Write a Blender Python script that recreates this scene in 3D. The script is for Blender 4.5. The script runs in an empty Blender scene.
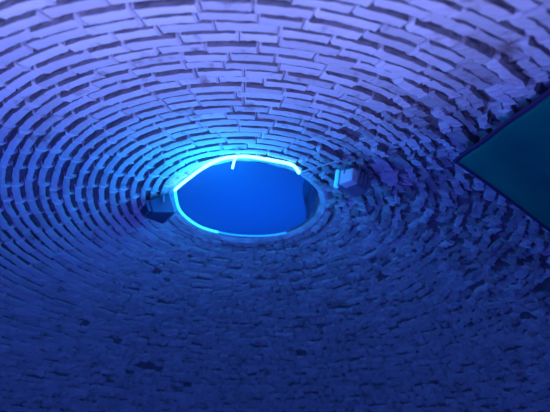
import bpy, bmesh, math, random
from mathutils import Vector, Matrix, noise
random.seed(11)
S = bpy.context.scene
COL = S.collection
PI = math.pi

# ------------------------------------------------------------------ camera
F = 432.0
CAM = Vector((0, 0, 1.6))
PITCH = math.radians(32)
cd = bpy.data.cameras.new('camera'); co = bpy.data.objects.new('camera', cd); COL.objects.link(co)
co.location = CAM; co.rotation_euler = (PI/2 + PITCH, 0, 0)
cd.sensor_width = 36; cd.lens = 36*F/550; cd.clip_start = 0.02
cd.dof.use_dof = True; cd.dof.focus_distance = 2.8; cd.dof.aperture_fstop = 1.1
S.camera = co
MR = co.rotation_euler.to_matrix()
def ray(px, py):
    return MR @ Vector(((px-275)/F, (206-py)/F, -1))

# ------------------------------------------------------------------ the dome in metres
AX, AY = -0.245, 3.33            # axis of the dome
R = 5.05
RIM_Z = CAM.z + 2.10
RIM_R = 0.645
ZC = RIM_Z - math.sqrt(R*R - RIM_R**2)
def dome(rho, az, out=0.0):      # point on the dome; az=0 faces the camera side, + is to the right
    t = math.asin(min(1, rho/R)); r = R - out
    return Vector((AX + r*math.sin(t)*math.sin(az), AY - r*math.sin(t)*math.cos(az), ZC + r*math.cos(t)))
def hit_dome(px, py, off=0.0):   # where a sight line meets the dome (or a shell inside it)
    d = ray(px, py).normalized(); c = CAM - Vector((AX, AY, ZC)); b = c.dot(d)
    k = c.dot(c) - (R-off)**2
    return CAM + d*(-b + math.sqrt(b*b - k))
def hit_z(px, py, z):
    d = ray(px, py); return CAM + d*((z-CAM.z)/d.z)

# ------------------------------------------------------------------ materials
def mat(name, base, rough=0.8, spec=0.3):
    m = bpy.data.materials.new(name); m.use_nodes = True
    b = m.node_tree.nodes['Principled BSDF']
    b.inputs['Base Color'].default_value = (*base, 1); b.inputs['Roughness'].default_value = rough
    b.inputs['Specular IOR Level'].default_value = spec
    return m, m.node_tree, b
def noise_color(nt, b, stops, scale, detail=6, vec=None, rough=0.6):
    tc = nt.nodes.new('ShaderNodeTexCoord'); n = nt.nodes.new('ShaderNodeTexNoise')
    n.inputs['Scale'].default_value = scale; n.inputs['Detail'].default_value = detail; n.inputs['Roughness'].default_value = rough
    r = nt.nodes.new('ShaderNodeValToRGB')
    while len(r.color_ramp.elements) < len(stops): r.color_ramp.elements.new(0.5)
    for e, (p, c) in zip(r.color_ramp.elements, stops): e.position = p; e.color = (*c, 1)
    nt.links.new(tc.outputs['Object'], n.inputs['Vector']); nt.links.new(n.outputs['Fac'], r.inputs['Fac'])
    if b: nt.links.new(r.outputs['Color'], b.inputs['Base Color'])
    return tc, n, r
def bump(nt, b, scale, strength, dist=0.01):
    tc = nt.nodes.new('ShaderNodeTexCoord'); n = nt.nodes.new('ShaderNodeTexNoise'); bp = nt.nodes.new('ShaderNodeBump')
    n.inputs['Scale'].default_value = scale; n.inputs['Detail'].default_value = 5
    bp.inputs['Strength'].default_value = strength; bp.inputs['Distance'].default_value = dist
    nt.links.new(tc.outputs['Object'], n.inputs['Vector']); nt.links.new(n.outputs['Fac'], bp.inputs['Height'])
    nt.links.new(bp.outputs['Normal'], b.inputs['Normal'])

M = {}
# pale limewashed brick; every brick has a tone of its own, with brown worn spots
m, nt, b = mat('limewashed_brick', (.7, .68, .68), .85, .2); M['brick'] = m
_, _, r1 = noise_color(nt, None, [(0.0, (.25, .17, .15)), (.30, (.42, .34, .32)), (.42, (.84, .82, .82)), (1, (.96, .95, .95))], 7.0, 8)
at = nt.nodes.new('ShaderNodeAttribute'); at.attribute_name = 'tone'
mx = nt.nodes.new('ShaderNodeMix'); mx.data_type = 'RGBA'; mx.blend_type = 'MULTIPLY'; mx.inputs['Factor'].default_value = 1
nt.links.new(r1.outputs['Color'], mx.inputs['A']); nt.links.new(at.outputs['Color'], mx.inputs['B'])
nt.links.new(mx.outputs['Result'], b.inputs['Base Color']); bump(nt, b, 60, .6)
m, nt, b = mat('joint_and_slot_shade', (.1, .08, .08), .95, .1); M['joint_shade'] = m
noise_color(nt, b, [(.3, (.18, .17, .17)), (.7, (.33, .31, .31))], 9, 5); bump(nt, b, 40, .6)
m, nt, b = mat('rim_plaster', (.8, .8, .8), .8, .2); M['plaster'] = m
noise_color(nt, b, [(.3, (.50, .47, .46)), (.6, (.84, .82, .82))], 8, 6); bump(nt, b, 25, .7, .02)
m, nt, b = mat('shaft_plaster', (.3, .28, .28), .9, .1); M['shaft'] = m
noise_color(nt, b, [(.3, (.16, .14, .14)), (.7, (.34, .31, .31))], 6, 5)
m, nt, b = mat('floor_stone', (.3, .28, .27), .8, .3); M['floor'] = m
noise_color(nt, b, [(.3, (.18, .16, .15)), (.7, (.36, .33, .31))], 3, 6); bump(nt, b, 20, .4)
# translucent skylight sheet
m = bpy.data.materials.new('frosted_sheet'); m.use_nodes = True; nt = m.node_tree; nt.nodes.clear(); M['sheet'] = m
o = nt.nodes.new('ShaderNodeOutputMaterial'); mxs = nt.nodes.new('ShaderNodeMixShader'); tl = nt.nodes.new('ShaderNodeBsdfTranslucent'); df = nt.nodes.new('ShaderNodeBsdfDiffuse')
tl.inputs['Color'].default_value = (.9, .9, .95, 1); df.inputs['Color'].default_value = (.2, .2, .25, 1); mxs.inputs[0].default_value = .2
nt.links.new(tl.outputs[0], mxs.inputs[1]); nt.links.new(df.outputs[0], mxs.inputs[2]); nt.links.new(mxs.outputs[0], o.inputs[0])
def emit(name, c, s):
    m = bpy.data.materials.new(name); m.use_nodes = True; b = m.node_tree.nodes['Principled BSDF']
    b.inputs['Base Color'].default_value = (.6, .6, .6, 1)
    b.inputs['Emission Color'].default_value = (*c, 1); b.inputs['Emission Strength'].default_value = s
    return m
M['led'] = emit('led_tube_lit', (.085, .50, 1.0), 9)
M['led_dim'] = emit('led_tube_dim', (.012, .30, 1.0), 5.0)
M['led_faint'] = emit('led_tube_faint', (.0, .20, 1.0), 1.6)
m, nt, b = mat('dark_housing', (.04, .06, .13), .5, .4); M['housing'] = m
m, nt, b = mat('pale_housing', (.8, .8, .8), .45, .4); M['pale'] = m
m, nt, b = mat('grey_metal', (.25, .25, .27), .4, .5); M['metal'] = m
m, nt, b = mat('grey_housing', (.22, .25, .3), .5, .4); M['greybody'] = m
M['edge_glow'] = emit('edge_glow', (.0, .32, 1.0), 1.3)  # emission for a strip on one edge; the lens stays unlit
m, nt, b = mat('lens_glass', (.25, .27, .3), .15, .6); M['lens'] = m
m, nt, b = mat('teal_cloth', (.0, .16, .10), .9, .1); M['cloth'] = m
noise_color(nt, b, [(.3, (.0, .22, .13)), (.7, (.002, .28, .16))], 4, 3); bump(nt, b, 160, .15, .003)
m, nt, b = mat('violet_edging', (.08, .045, .12), .9, .1); M['edging'] = m  # dark violet strip along two edges of the cloth
m, nt, b = mat('cable_jacket', (.5, .5, .52), .5, .3); M['cable'] = m

# ------------------------------------------------------------------ helpers
def link(name, me, parent=None, mats=()):
    o = bpy.data.objects.new(name, me); COL.objects.link(o)
    for k in mats: me.materials.append(M[k])
    if parent: o.parent = parent
    return o
def obj(name, bm, mats, parent=None, smooth=True):
    me = bpy.data.meshes.new(name); bm.normal_update(); bm.to_mesh(me); bm.free()
    if smooth:
        for p in me.polygons: p.use_smooth = True
    return link(name, me, parent, (mats,) if isinstance(mats, str) else mats)
def empty(name, loc):
    o = bpy.data.objects.new(name, None); COL.objects.link(o); o.location = loc; o.empty_display_size = .1; return o
def tag(o, label, cat, group=None):
    o['label'] = label; o['category'] = cat
    if group: o['group'] = group
    return o
def tube(bm, pts, rad, seg=10, caps=True):
    rings = []; n = len(pts)
    for i, p in enumerate(pts):
        t = (pts[min(i+1, n-1)] - pts[max(i-1, 0)]).normalized()
        a = t.cross(Vector((0, 0, 1)))
        if a.length < 1e-3: a = t.cross(Vector((1, 0, 0)))
        a.normalize(); c = a.cross(t)
        rings.append([bm.verts.new(p + rad*(a*math.cos(2*PI*k/seg) + c*math.sin(2*PI*k/seg))) for k in range(seg)])
    for r0, r1 in zip(rings, rings[1:]):
        for k in range(seg): bm.faces.new((r0[k], r0[(k+1) % seg], r1[(k+1) % seg], r1[k]))
    if caps: bm.faces.new(rings[0][::-1]); bm.faces.new(rings[-1])
def smooth_path(pts, n=8):
    out = []
    for i in range(len(pts)-1):
        p0, p1, p2, p3 = pts[max(i-1, 0)], pts[i], pts[i+1], pts[min(i+2, len(pts)-1)]
        for k in range(n):
            t = k/n
            out.append(.5*((2*p1) + (p2-p0)*t + (2*p0-5*p1+4*p2-p3)*t*t + (3*p1-p0-3*p2+p3)*t**3))
    out.append(pts[-1].copy()); return out

# ------------------------------------------------------------------ ceiling: shell + coursed bricks, one mesh
PITCH_C, BRICK_L, COLLAR = 0.084, 0.236, 0.725
verts, faces, mids, tones = [], [], [], []
def rough_at(az):                # coursed and neat over the camera and to the left, ragged rubble to the right and beyond
    a = math.degrees((az + PI) % (2*PI) - PI)
    def ss(x, a0, a1): t = max(0, min(1, (x-a0)/(a1-a0))); return t*t*(3-2*t)
    return max(ss(a, 14, 50), ss(-a, 95, 150))
NA = 160
t0 = math.asin(RIM_R/R); t1 = math.acos((0-ZC)/R)
rows = 60
for i in range(rows+1):          # mortar shell
    th = t0 + (t1-t0)*i/rows
    for j in range(NA):
        p = dome(R*math.sin(th), 2*PI*j/NA); verts.append(p); tones.append(1)
for i in range(rows):
    for j in range(NA):
        faces.append((i*NA+j, i*NA+(j+1) % NA, (i+1)*NA+(j+1) % NA, (i+1)*NA+j)); mids.append(1)
PROF = [(-.5, -.010, 0), (-.5, .6, 0), (-.43, 1, 1), (0, 1.06, 1), (.45, 1, 1), (.5, .6, 0), (.5, -.010, 0)]
arc = R*math.asin(COLLAR/R) + .03
course = 0
FS = [0, .045, .11, .2, .35, .5, .65, .8, .89, .955, 1]
while arc < R*t1 - .05:
    rho = R*math.sin(arc/R); n = max(8, round(2*PI*rho/BRICK_L)); off = random.random()
    edges = [j/n + off/n + random.uniform(-.16, .16)/n for j in range(n)]; edges.append(edges[0]+1)
    rnd = random.random; spans = []
    for e0, e1 in zip(edges, edges[1:]):         # ragged parts have many broken half bricks
        if rough_at((e0+e1)*PI) > .45 and rnd() < .6:
            c_ = e0 + (e1-e0)*random.uniform(.35, .65); spans += [(e0, c_), (c_, e1)]
        else: spans.append((e0, e1))
    for e0, e1 in spans:
        a0, a1 = e0*2*PI, e1*2*PI
        am = (a0+a1)/2; q = rough_at(am)
        adeg = math.degrees((am+PI) % (2*PI) - PI)
        left = max(0, min(1, (-adeg-10)/45)); far = max(0, min(1, (abs(adeg)-78)/45)); far = far*far*(3-2*far)
        if q > .4 and rnd() < .07*q*(1-.85*far): continue
        endgap = (.002 + .005*rnd()*(1-.7*left))*(1+1.0*q)/rho/2
        w = PITCH_C*(.80 - .22*left*(1-far) - .06*q + .16*far) * (1 + random.uniform(-.10, .10)*(1+1.6*q))
        dv = random.uniform(-.006, .006)*(1+3.2*q) + .012*q*noise.noise(Vector((am*6, arc*5, 3)))
        skew = random.uniform(-.004, .004)*(1+5*q)
        h = .036 + random.uniform(-.006, .010) + q*random.uniform(-.016, .016); h *= 1 - .55*far
        tone = random.uniform(.78 - .36*q*(1-far), 1.0)*(1-.10*q)
        base = len(verts); NS = 11
        bridge = [random.random() < .85-.35*q, random.random() < .85-.35*q]; lowend = -(PITCH_C - w/2) - .002
        for s in range(NS):
            f = FS[s]; a = a0+endgap + (a1-a0-2*endgap)*f
            ends = 1 - .14*(1 if s in (0, NS-1) else 0)*(1+q)
            hs = h*(.72 if s in (0, NS-1) else 1)
            for (v, hh, top) in PROF:
                jit = (.0028 + .0075*q)
                vv = v*w*ends + dv + skew*(f-.5)*2 + random.uniform(-jit, jit)
                e_ = bridge[0] if s < 2 else bridge[1] if s > NS-3 else False
                if e_ and v < -.3:               # mortar squeezed out at the brick's ends reaches the next course
                    full = lowend + (.5+v)*w
                    vv = full if s in (0, NS-1) else .7*vv + .3*full if left > .5 else .9*vv + .1*full
                H = hh*hs + (random.uniform(-1, 1)*(.0016+.006*q) if hh > .5 else 0)
                th = (arc+vv)/R
                verts.append(dome(R*math.sin(th), a + random.uniform(-jit, jit)*.5/rho, H)); tones.append(tone)
        NP = len(PROF)
        for s in range(NS-1):
            for k in range(NP-1):
                A = base+s*NP+k; faces.append((A, A+1, A+NP+1, A+NP)); mids.append(1 if k in (0, NP-2, NP-3) and 0 < s < NS-2 and far < .5 else 0)  # near brick sides and camera-side chamfer coloured dark: slot shade put into colour
        faces.append(tuple(base+k for k in range(NP))[::-1]); mids.append(0)
        faces.append(tuple(base+(NS-1)*NP+k for k in range(NP))); mids.append(0)
    arc += PITCH_C; course += 1
# lumpy plastered collar round the opening
cs = [(RIM_R-.012, .045), (RIM_R-.006, -.004), (RIM_R+.03, -.020), (RIM_R+.05, -.024), (COLLAR-.02, -.03), (COLLAR+.015, .004)]
base = len(verts); NC = 128
for (rr, dz) in cs:
    for j in range(NC):
        a = 2*PI*j/NC
        nz = noise.noise(Vector((math.cos(a)*5, math.sin(a)*5, rr*8)))*.013
        p = dome(max(rr, RIM_R*.9), a, -dz if dz > 0 else -dz + nz); verts.append(p); tones.append(1)
for i in range(len(cs)-1):
    for j in range(NC):
        faces.append((base+i*NC+j, base+i*NC+(j+1) % NC, base+(i+1)*NC+(j+1) % NC, base+(i+1)*NC+j)); mids.append(2)
me = bpy.data.meshes.new('ceiling'); me.from_pydata(verts, [], faces); me.update()
ce = link('ceiling', me, None, ('brick', 'joint_shade', 'plaster'))
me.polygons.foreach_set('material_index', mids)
ca = me.color_attributes.new('tone', 'FLOAT_COLOR', 'POINT')
flat = []
for t in tones: flat += [t, t*.985, t*.98, 1]
ca.data.foreach_set('color', flat)
me.polygons.foreach_set('use_smooth', [m == 2 for m in mids])
ce['kind'] = 'structure'

# the neck above the opening
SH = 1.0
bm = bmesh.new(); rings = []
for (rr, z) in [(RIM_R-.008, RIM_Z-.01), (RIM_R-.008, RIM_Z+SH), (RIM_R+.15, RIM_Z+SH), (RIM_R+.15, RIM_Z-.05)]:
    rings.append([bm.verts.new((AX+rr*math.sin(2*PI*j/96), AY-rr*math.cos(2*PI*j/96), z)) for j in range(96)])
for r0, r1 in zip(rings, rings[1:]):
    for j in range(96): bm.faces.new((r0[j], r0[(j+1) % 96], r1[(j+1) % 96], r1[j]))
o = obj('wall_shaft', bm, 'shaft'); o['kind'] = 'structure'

# floor
bm = bmesh.new(); fr = R*math.sin(t1) + .02
vs = [bm.verts.new((AX+fr*math.sin(2*PI*j/96), AY-fr*math.cos(2*PI*j/96), 0)) for j in range(96)]
us = [bm.verts.new((v.co.x, v.co.y, -.12)) for v in vs]
bm.faces.new(vs); bm.faces.new(us[::-1])
for j in range(96): bm.faces.new((vs[j], us[j], us[(j+1) % 96], vs[(j+1) % 96]))
o = obj('floor', bm, 'floor', smooth=False); o['kind'] = 'structure'

# ------------------------------------------------------------------ frosted skylight sheet closing most of the opening
ZS = RIM_Z + .015
bm = bmesh.new(); SR = RIM_R-.012; N = 96
xcut = hit_z(306, 190, ZS).x - AX
pts = []
for j in range(N):
    a = 2*PI*j/N; x, y = SR*math.sin(a), -SR*math.cos(a)
    pts.append((AX+min(x, xcut + .03*math.sin(y*6)), AY+y))
lo = [bm.verts.new((x, y, ZS)) for x, y in pts]; hi = [bm.verts.new((x, y, ZS+.006)) for x, y in pts]
bm.faces.new(lo[::-1]); bm.faces.new(hi)
for j in range(N): bm.faces.new((lo[j], lo[(j+1) % N], hi[(j+1) % N], hi[j]))
sheet = obj('skylight_sheet', bm, 'sheet', smooth=False)
tag(sheet, 'smooth deep blue sheet filling the oval opening inside the glowing rope light', 'skylight')

# ------------------------------------------------------------------ rope light along the rim
ZL = RIM_Z - .072
def rim_pts(pp, z=ZL): return [hit_z(x, y, z) for x, y in pp]
rope = empty('rope_light', rim_pts([(235, 158)])[0])
tag(rope, 'glowing white-cyan rope light looped along the upper and left rim of the opening', 'rope light')
rope_inv = Matrix.Translation(-rope.location)
def rope_part(name, pp, rad, mk, label=None, z=ZL, pts=None, seg=10):
    P = smooth_path(pts or rim_pts(pp, z)); bm = bmesh.new(); tube(bm, P, rad, seg); bm.transform(rope_inv)
    o = obj(name, bm, mk, rope)
    if label: o['label'] = label
    return o
rope_part('lit_tube', [(175, 190), (181, 184.5), (190, 177.5), (200, 170), (211, 163.7), (222, 159.2), (233, 157), (246, 156.5), (258, 158), (270, 160), (281, 162), (290, 164), (295, 167), (299, 173)], .012, 'led', 'brightest run of tube')
sp = rim_pts([(235.5, 158), (234, 162), (232.5, 168)]); 
rope_part('loose_end', None, .009, 'led', 'short end sticking out across the opening', pts=sp)
rope_part('dim_tube', z=RIM_Z-.06, pp=[(175, 190), (176, 197), (178, 206), (182, 213), (189, 219.5), (198, 225.5), (208, 229.5), (218, 232)], rad=.011, mk='led_dim', label='dimmer cyan run of tube')
rope_part('faint_tube', z=RIM_Z-.045, pp=[(218, 232), (230, 234.3), (244, 235.6), (258, 236), (272, 235.2), (286, 232.8)], rad=.009, mk='led_faint', label='faint blue run of tube')
clip_bm = None
for (x, y) in [(190, 177.5), (222, 159.2), (258, 158), (284, 162.6)]:
    c = hit_z(x, y, ZL); bm = bmesh.new(); r_ = (c - Vector((AX, AY, c.z))).normalized()
    tube(bm, [c - r_*.02 + Vector((0, 0, .004)), c + Vector((0, 0, .019)), c + r_*.05 + Vector((0, 0, .022))], .004, 6); bm.transform(rope_inv)
    obj('clip', bm, 'metal', rope)

# ------------------------------------------------------------------ two lamp housings fixed to the dome either side
def bevel_poly(bm, w):
    bmesh.ops.bevel(bm, geom=list(bm.edges), offset=w, segments=2, affect='EDGES', profile=.6)
def frame_at(c, toward):         # local frame: z = away from the dome, y = along toward
    n = (Vector((AX, AY, ZC)) - c).normalized(); y = toward - n*toward.dot(n); y.normalize(); x = y.cross(n)
    return Matrix(((x.x, y.x, n.x, c.x), (x.y, y.y, n.y, c.y), (x.z, y.z, n.z, c.z), (0, 0, 0, 1)))
def taper_box(w0, w1, l, h0, h1):  # a housing that is wide and deep at the front (+y) and narrow behind
    bm = bmesh.new()
    v = [bm.verts.new(p) for p in [(-w0/2, -l/2, -h0/2), (w0/2, -l/2, -h0/2), (w0/2, -l/2, h0/2), (-w0/2, -l/2, h0/2),
                                    (-w1/2, l/2, -h1/2), (w1/2, l/2, -h1/2), (w1/2, l/2, h1/2), (-w1/2, l/2, h1/2)]]
    for f in [(0, 1, 2, 3), (7, 6, 5, 4), (0, 4, 5, 1), (1, 5, 6, 2), (2, 6, 7, 3), (3, 7, 4, 0)]: bm.faces.new([v[i] for i in f])
    bmesh.ops.recalc_face_normals(bm, faces=bm.faces); bevel_poly(bm, .012); return bm
def lamp(name, px, py, off, roll, body_mat, face_mat, label, size, tilt, group):
    c = hit_dome(px, py, off); base = hit_dome(px, py, 0)
    axis_pt = Vector((AX, AY, RIM_Z)); Mx = frame_at(c, axis_pt - c)
    root = empty(name, c); tag(root, label, 'lamp', group)
    w0, w1, l, h0, h1 = size
    L = Matrix.Rotation(roll, 4, 'Z') @ Matrix.Rotation(tilt, 4, 'X')
    Rm = (Mx.to_3x3().to_4x4()) @ L
    bm = taper_box(w0, w1, l, h0, h1); bm.transform(Rm); obj('housing', bm, body_mat, root, False)
    bm = taper_box(w1*.96, w1*.92, .034, h1*.98, h1*.92); bm.transform(Rm @ Matrix.Translation((0, l/2+.012, 0))); obj('lens', bm, face_mat, root, False)
    # cooling fins behind
    for k in range(4):
        bm = bmesh.new(); bmesh.ops.create_cube(bm, size=1); bm.transform(Rm @ Matrix.Translation(((k-1.5)*w0*.24, -l/2-.012, 0)) @ Matrix.Diagonal((.006, .03, h0*.8, 1)))
        obj('cooling_fin', bm, body_mat, root, False)
    # U bracket: arms along the sides, crosspiece, stem to the brickwork
    n3 = Mx.to_3x3().to_4x4() @ Matrix.Rotation(roll, 4, 'Z'); ww = max(w0, w1)/2 + .012; up = off - .035
    bm = bmesh.new()
    P = [Vector((-ww, 0, 0)), Vector((-ww, 0, -up*.75)), Vector((ww, 0, -up*.75)), Vector((ww, 0, 0))]
    for A, B in zip(P, P[1:]):
        tube(bm, [A, B], .007, 8)
    bm.transform(n3); br = obj('bracket', bm, 'metal', root)
    bm = bmesh.new(); tube(bm, [Vector((0, 0, -up*.75)), Vector((0, 0, -off+.012))], .011, 10); tube(bm, [Vector((0, 0, -off+.03)), Vector((0, 0, -off-.005))], .035, 16); bm.transform(n3)
    obj('mounting_stem', bm, 'metal', root)
    return root, c
G = None
lampL, cl = lamp('flood_lamp', 157, 209, .15, math.radians(-24), 'housing', 'lens', 'dark wedge-shaped lamp housing beside the left end of the opening', (.12, .23, .17, .11, .19), math.radians(-15), G)
lampR, cr = lamp('flood_lamp', 355, 181, .14, math.radians(8), 'greybody', 'lens', 'pale-topped lamp housing with a glowing cyan edge to the right of the opening', (.18, .23, .13, .12, .17), math.radians(-6), G)
Mc = frame_at(cr, Vector((AX, AY, RIM_Z)) - cr).to_3x3().to_4x4() @ Matrix.Rotation(math.radians(8), 4, 'Z')
bm = taper_box(.075, .085, .115, .10, .12); bm.transform(Mc @ Matrix.Translation((.088, -.02, .02)))
bmv = taper_box(.035, .035, .03, .15, .15); bmv.transform(Mc @ Matrix.Translation((.105, .085, .01))); o = obj('glow_strip', bmv, 'edge_glow', lampR, False); o['label'] = 'glowing cyan strip'
o = obj('visor', bm, 'pale', lampR, False); o['label'] = 'pale visor'

# thin cable from the rope's right end to the pale lamp
a = hit_z(299, 173, ZL); bpt = cr + Vector((-.01, -.05, .0)); P = [a]
for (x, y) in [(311, 169), (328, 164), (340, 161)]: P.append(hit_dome(x, y, .08))
P.append(hit_dome(346, 166, .10))
bm = bmesh.new(); tube(bm, smooth_path(P), .005, 8)
cable = obj('power_cable', bm, 'cable'); tag(cable, 'thin pale cable running from the rope light to the lamp right of the opening', 'cable')

# ------------------------------------------------------------------ green cloth at the right
A = CAM + ray(457, 161)*2.6
U = CAM + ray(560, 86)*1.78; V = CAM + ray(560, 236)*2.75
eu = (U-A).normalized(); ev = (V-A).normalized(); nn = eu.cross(ev).normalized()
if nn.dot(CAM-A) < 0: nn = -nn
LU, LV = 1.15, 1.0
cl_root = empty('cloth_banner', A); tag(cl_root, 'dark teal cloth with a violet hem, its corner pointing in from the right edge', 'cloth banner')
def cpt(u, v, t=0):
    sag = .035*math.sin(PI*min(1, u/LU))*math.sin(PI*min(1, v/LV)) + .006*math.sin(u*16+v*5)
    return A + eu*u + ev*v + nn*(t - sag)
def cloth(u0, u1, v0, v1, t0, t1, nu, nv):
    bm = bmesh.new(); g = [[[bm.verts.new(cpt(u0+(u1-u0)*i/nu, v0+(v1-v0)*j/nv, t)-A) for j in range(nv+1)] for i in range(nu+1)] for t in (t0, t1)]
    for s in (0, 1):
        for i in range(nu):
            for j in range(nv):
                f = [g[s][i][j], g[s][i+1][j], g[s][i+1][j+1], g[s][i][j+1]]; bm.faces.new(f if s else f[::-1])
    for i in range(nu):
        for j in (0, nv): bm.faces.new((g[0][i][j], g[0][i+1][j], g[1][i+1][j], g[1][i][j]))
    for j in range(nv):
        for i in (0, nu): bm.faces.new((g[0][i][j], g[0][i][j+1], g[1][i][j+1], g[1][i][j]))
    bmesh.ops.recalc_face_normals(bm, faces=bm.faces); return bm
obj('cloth_sheet', cloth(0, LU, 0, LV, -.002, .002, 30, 30), 'cloth', cl_root)
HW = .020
o = obj('edging', cloth(-HW, LU, -HW, .004, -.004, .005, 30, 2), 'edging', cl_root); o['label'] = 'violet hem'
o = obj('edging', cloth(-HW, .004, .004, LV, -.004, .005, 2, 30), 'edging', cl_root); o['label'] = 'violet hem'
def to_dome(p, d):
    c = p - Vector((AX, AY, ZC)); d = d.normalized(); b_ = c.dot(d); return p + d*(-b_ + math.sqrt(b_*b_ - c.dot(c) + (R-.01)**2))
for (u, v) in [(LU, 0), (0+LU, LV), (.25, LV)]:
    p = cpt(u, v); q = to_dome(p, (p-(A+eu*.5+ev*.5))*.6 - nn*.5)
    bm = bmesh.new(); tube(bm, [p-A, q-A], .004, 6); obj('cord', bm, 'cable', cl_root)

# ------------------------------------------------------------------ light
def spot(name, loc, target, color, power, angle, blend, size):
    l = bpy.data.lights.new(name, 'SPOT'); l.color = color; l.energy = power; l.spot_size = math.radians(angle); l.spot_blend = blend; l.shadow_soft_size = size
    o = bpy.data.objects.new(name, l); COL.objects.link(o); o.location = loc
    o.rotation_euler = (Vector(target)-Vector(loc)).to_track_quat('-Z', 'Y').to_euler(); return o
spot('uplight_violet', (-.35, .95, .35), (-.32, .55, 3.6), (.44, .47, 1.0), 250, 76, 1.0, .12)
spot('uplight_blue', (-.9, 1.6, .35), (-.7, 1.6, 3.6), (.06, .12, 1.0), 190, 105, 1.0, .15)
def point(name, loc, color, power, size):
    l = bpy.data.lights.new(name, 'POINT'); l.color = color; l.energy = power; l.shadow_soft_size = size
    o = bpy.data.objects.new(name, l); COL.objects.link(o); o.location = loc
point('room_glow', (-.4, 3.2, .8), (.024, .022, 1.0), 28, .8)
point('slot_fill_blue', (-.3, -.6, .7), (.035, .05, 1.0), 68, .15)  # unseen lamp added low behind the camera to tint the brick slots blue
point('rope_fill', (AX-.2, AY-.62, RIM_Z-.34), (.0, .31, 1.0), 34, .2)  # unseen fill lamp added under the rim to strengthen the rope's glow

w = bpy.data.worlds.new('dusk'); S.world = w; w.use_nodes = True
bg = w.node_tree.nodes['Background']; bg.inputs['Color'].default_value = (.0, .11, 1.0, 1); bg.inputs['Strength'].default_value = 3.4

S.view_settings.view_transform = 'Standard'; S.view_settings.look = 'None'
S.view_settings.exposure = 0; S.view_settings.gamma = 1
